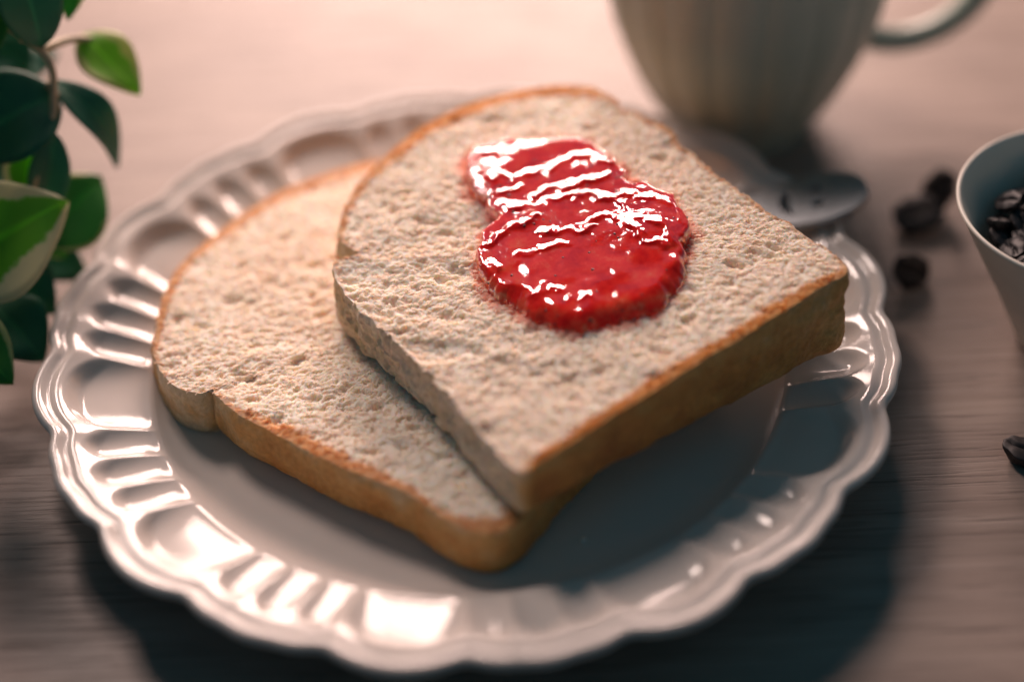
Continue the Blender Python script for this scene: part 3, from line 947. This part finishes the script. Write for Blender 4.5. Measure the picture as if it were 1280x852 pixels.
def build_plant():
    org = (-19.0, 8.0, 0)
    root = empty('potted_plant', org)
    tag(root, 'green houseplant with cream-edged leaves beside the plate at the left', 'plant')
    V, F = lathe([(0.05, 0.0), (2.3, 0.0), (2.45, 0.08), (3.1, 4.6), (3.25, 4.75), (3.2, 4.9), (3.05, 4.88), (2.95, 4.6), (2.9, 4.2)], 64)
    mesh_obj('pot', V, F, M['pot'], root)
    V, F = lathe([(0.02, 4.42), (1.2, 4.45), (2.2, 4.36), (2.93, 4.28)], 48)
    V[:, 2] += 0.05 * rng.standard_normal(len(V)) * (np.hypot(V[:, 0], V[:, 1]) > 0.1)
    mesh_obj('soil', V, F, M['soil'], root)
    o = np.array(org)
    stems = [
        [(-18.6, 8.0, 4.3), (-16.5, 7.8, 8.0), (-13.5, 7.0, 8.4), (-11.0, 6.1, 7.2), (-10.8, 5.5, 6.0), (-11.0, 4.9, 5.3), (-11.6, 3.9, 3.9)],
        [(-19.2, 7.4, 4.3), (-17.5, 6.0, 6.6), (-15.5, 4.0, 5.2), (-13.8, 2.4, 3.8), (-13.2, 1.0, 2.8)],
        [(-18.9, 8.6, 4.3), (-16.0, 9.4, 8.5), (-12.5, 8.6, 9.6), (-10.3, 8.2, 9.0)],
        [(-11.0, 6.1, 7.2), (-10.5, 7.2, 6.8), (-10.0, 7.7, 6.5)],
        [(-10.85, 5.7, 6.3), (-10.9, 6.2, 6.3)],
    ]
    pts = []
    stems.append([(-19.0, 7.6, 4.3), (-19.1, 7.2, 8.0), (-18.9, 7.0, 12.0)])
    stems.append([(-19.2, 7.4, 4.3), (-19.0, 5.0, 9.0), (-18.0, 2.0, 9.6), (-15.6, 0.6, 8.6), (-14.6, -0.6, 7.0)])
    stems.append([(-19.0, 7.0, 8.0), (-17.5, 5.6, 11.5), (-16.0, 4.4, 11.0), (-15.0, 2.8, 9.6)])
    stems.append([(-18.7, 7.2, 4.3), (-16.6, 7.4, 5.6), (-14.6, 7.0, 5.2), (-13.6, 5.2, 4.2), (-13.1, 3.4, 2.9), (-12.8, 2.2, 2.1)])
    for s in stems:
        P = []
        for i in range(len(s) - 1):
            p0, p1, p2, p3 = (np.array(s[max(i - 1, 0)]), np.array(s[i]), np.array(s[i + 1]), np.array(s[min(i + 2, len(s) - 1)]))
            for t in np.linspace(0, 1, 8, endpoint=False):
                P.append(0.5 * (2 * p1 + (p2 - p0) * t + (2 * p0 - 5 * p1 + 4 * p2 - p3) * t * t + (3 * p1 - p0 - 3 * p2 + p3) * t ** 3) - o)
        P.append(np.array(s[-1]) - o)
        pts += [Vector(p + o) for p in P]
        V, F = tube([tuple(p) for p in P], [0.13 - 0.05 * k / len(P) for k in range(len(P))], 10)
        mesh_obj('stem', V, F, M['stem'], root)
    cv = tuple(-c_f)                               # a compass direction: towards the room side
    LV = [
        ((-10.9, 5.9, 7.4), (-11.2, 6.6, 10.8), 1.7, 'leaf_dark', (0.5, -1, 0.4), 0.05),
        ((-11.6, 6.6, 7.2), (-12.9, 7.6, 10.2), 2.2, 'leaf_dark', (0.2, -1, 0.5), 0.05),
        ((-10.1, 8.3, 8.9), (-10.4, 7.2, 7.4), 0.9, 'leaf_mid', (0.3, -1, 0.5), 0.05),
        ((-10.3, 7.8, 6.6), (-8.7, 6.5, 5.4), 1.5, 'leaf_lime', (0.2, -0.5, 1), 0.05),
        ((-11.0, 6.2, 6.2), (-9.55, 5.8, 3.5), 1.15, 'leaf_dark', (0.9, -0.5, 0.8), 0.22),
        ((-10.7, 5.9, 5.9), (-13.6, 4.6, 5.0), 2.7, 'leaf_dark', (0.0, -0.8, 1), 0.12),
        ((-11.2, 5.4, 5.5), (-12.1, 4.0, 3.2), 1.3, 'leaf_cream', (0, -1, 0.7), 0.05),
        ((-10.8, 4.9, 5.4), (-11.6, 4.0, 2.9), 1.1, 'leaf_dark', (0.4, -1, 0.3), 0.08),
        ((-13.9, 1.8, 3.2), (-10.4, 3.3, 4.3), 3.3, 'leaf_cream', (0.1, -0.9, 0.9), 0.06),
        ((-11.6, 3.6, 2.7), (-10.0, 5.7, 3.3), 2.2, 'leaf_mid', (0.2, -0.9, 0.6), 0.05),
        ((-13.5, 0.7, 2.5), (-11.75, -0.7, 1.5), 1.8, 'leaf_mid', (0.1, -0.6, 1), 0.10),
        ((-12.8, 4.6, 2.2), (-10.6, 4.2, 0.9), 1.6, 'leaf_dark', (0.1, -0.5, 1), 0.10),
        # lower leaves below are added to shade the table by the plate
    ]
    LV += [((-12.9, 3.2, 2.6), (-11.2, 2.4, 1.2), 1.9, 'leaf_dark', (0.1, -0.6, 1), 0.12),
           ((-13.2, 5.6, 4.6), (-11.3, 4.8, 3.5), 2.0, 'leaf_dark', (0.1, -0.6, 1), 0.12),
           ((-12.9, 4.6, 3.7), (-10.9, 3.7, 2.1), 1.9, 'leaf_mid', (0.1, -0.6, 1), 0.12),
           ((-13.0, 6.6, 5.3), (-11.5, 6.0, 4.2), 1.9, 'leaf_dark', (0.1, -0.6, 1), 0.12),
           ((-12.7, 2.0, 2.0), (-11.3, 0.8, 0.9), 1.9, 'leaf_dark', (0.1, -0.6, 1), 0.12),
           ((-13.6, 7.2, 3.6), (-11.8, 6.8, 2.4), 2.0, 'leaf_dark', (0.1, -0.6, 1), 0.12)]
    rl = random.Random(5)
    for k in range(10):
        bx, by, bz = rl.uniform(-16.5, -12.6), rl.uniform(5.0, 12.0), rl.uniform(2.5, 8.0)
        a = rl.uniform(-2.6, 0.4); L = rl.uniform(2.2, 3.2)
        LV.append(((bx, by, bz), (bx + math.cos(a) * L * 0.6, by + math.sin(a) * L * 0.6, bz - rl.uniform(0.2, 1.8)), rl.uniform(1.6, 2.5),
                   rl.choice(['leaf_dark', 'leaf_mid', 'leaf_dark', 'leaf_mid', 'leaf_cream']), (0.1, -0.7, 0.7), 0.12))
    for k in range(38):  # unseen leaves, added to block the side lamp from the left table
        q = rl.random()
        bx, by, bz = -12.0 - 2.4 * q + rl.uniform(-1.6, 0.0), 0.2 + 6.0 * q + rl.uniform(-2.2, 1.4), 6.0 + 6.0 * q + rl.uniform(-0.6, 0.6)
        a = rl.uniform(-2.8, -0.3); L = rl.uniform(2.4, 3.4)
        LV.append(((bx, by, bz), (bx - abs(math.cos(a)) * L * 0.35, by + math.sin(a) * L * 0.6, bz - rl.uniform(0.2, 1.2)), rl.uniform(1.9, 2.7),
                   rl.choice(['leaf_dark', 'leaf_mid', 'leaf_cream']), (0.1, -0.5, 0.9), 0.12))
    for k in range(34):  # out-of-view foliage round the pot, added to throw shade on the table
        a = rl.uniform(0, 6.283); hgt = rl.uniform(4.0, 12.0); rr = rl.uniform(0.6, 2.2)
        bx, by = -19.0 + math.cos(a) * rr, 7.0 + math.sin(a) * rr * 1.3
        L = rl.uniform(2.2, 3.4)
        LV.append(((bx, by, hgt), (bx + math.cos(a) * L, by + math.sin(a) * L, hgt + rl.uniform(-1.8, 0.6)), rl.uniform(1.8, 2.8),
                   rl.choice(['leaf_dark', 'leaf_dark', 'leaf_mid', 'leaf_cream']), (0, -0.3, 1), 0.12))
    for b, t, w, mt, up, ar in LV:
        lf = leaf(b, t, w, mt, root, org, up, ar)
        q = min(pts, key=lambda p: (p - Vector(b)).length)
        if (q - Vector(b)).length > 0.05:
            mid = (q + Vector(b)) * 0.5 + Vector((0, 0, 0.12 * (q - Vector(b)).length))
            oo = Vector(org)
            V, F = tube([tuple(q - oo), tuple(q * 0.4 + mid * 0.6 - oo), tuple(mid * 0.5 + Vector(b) * 0.5 - oo), tuple(Vector(b) - oo)], [0.07, 0.06, 0.05, 0.045], 8)
            mesh_obj('petiole', V, F, M['stem'], lf)
build_plant()
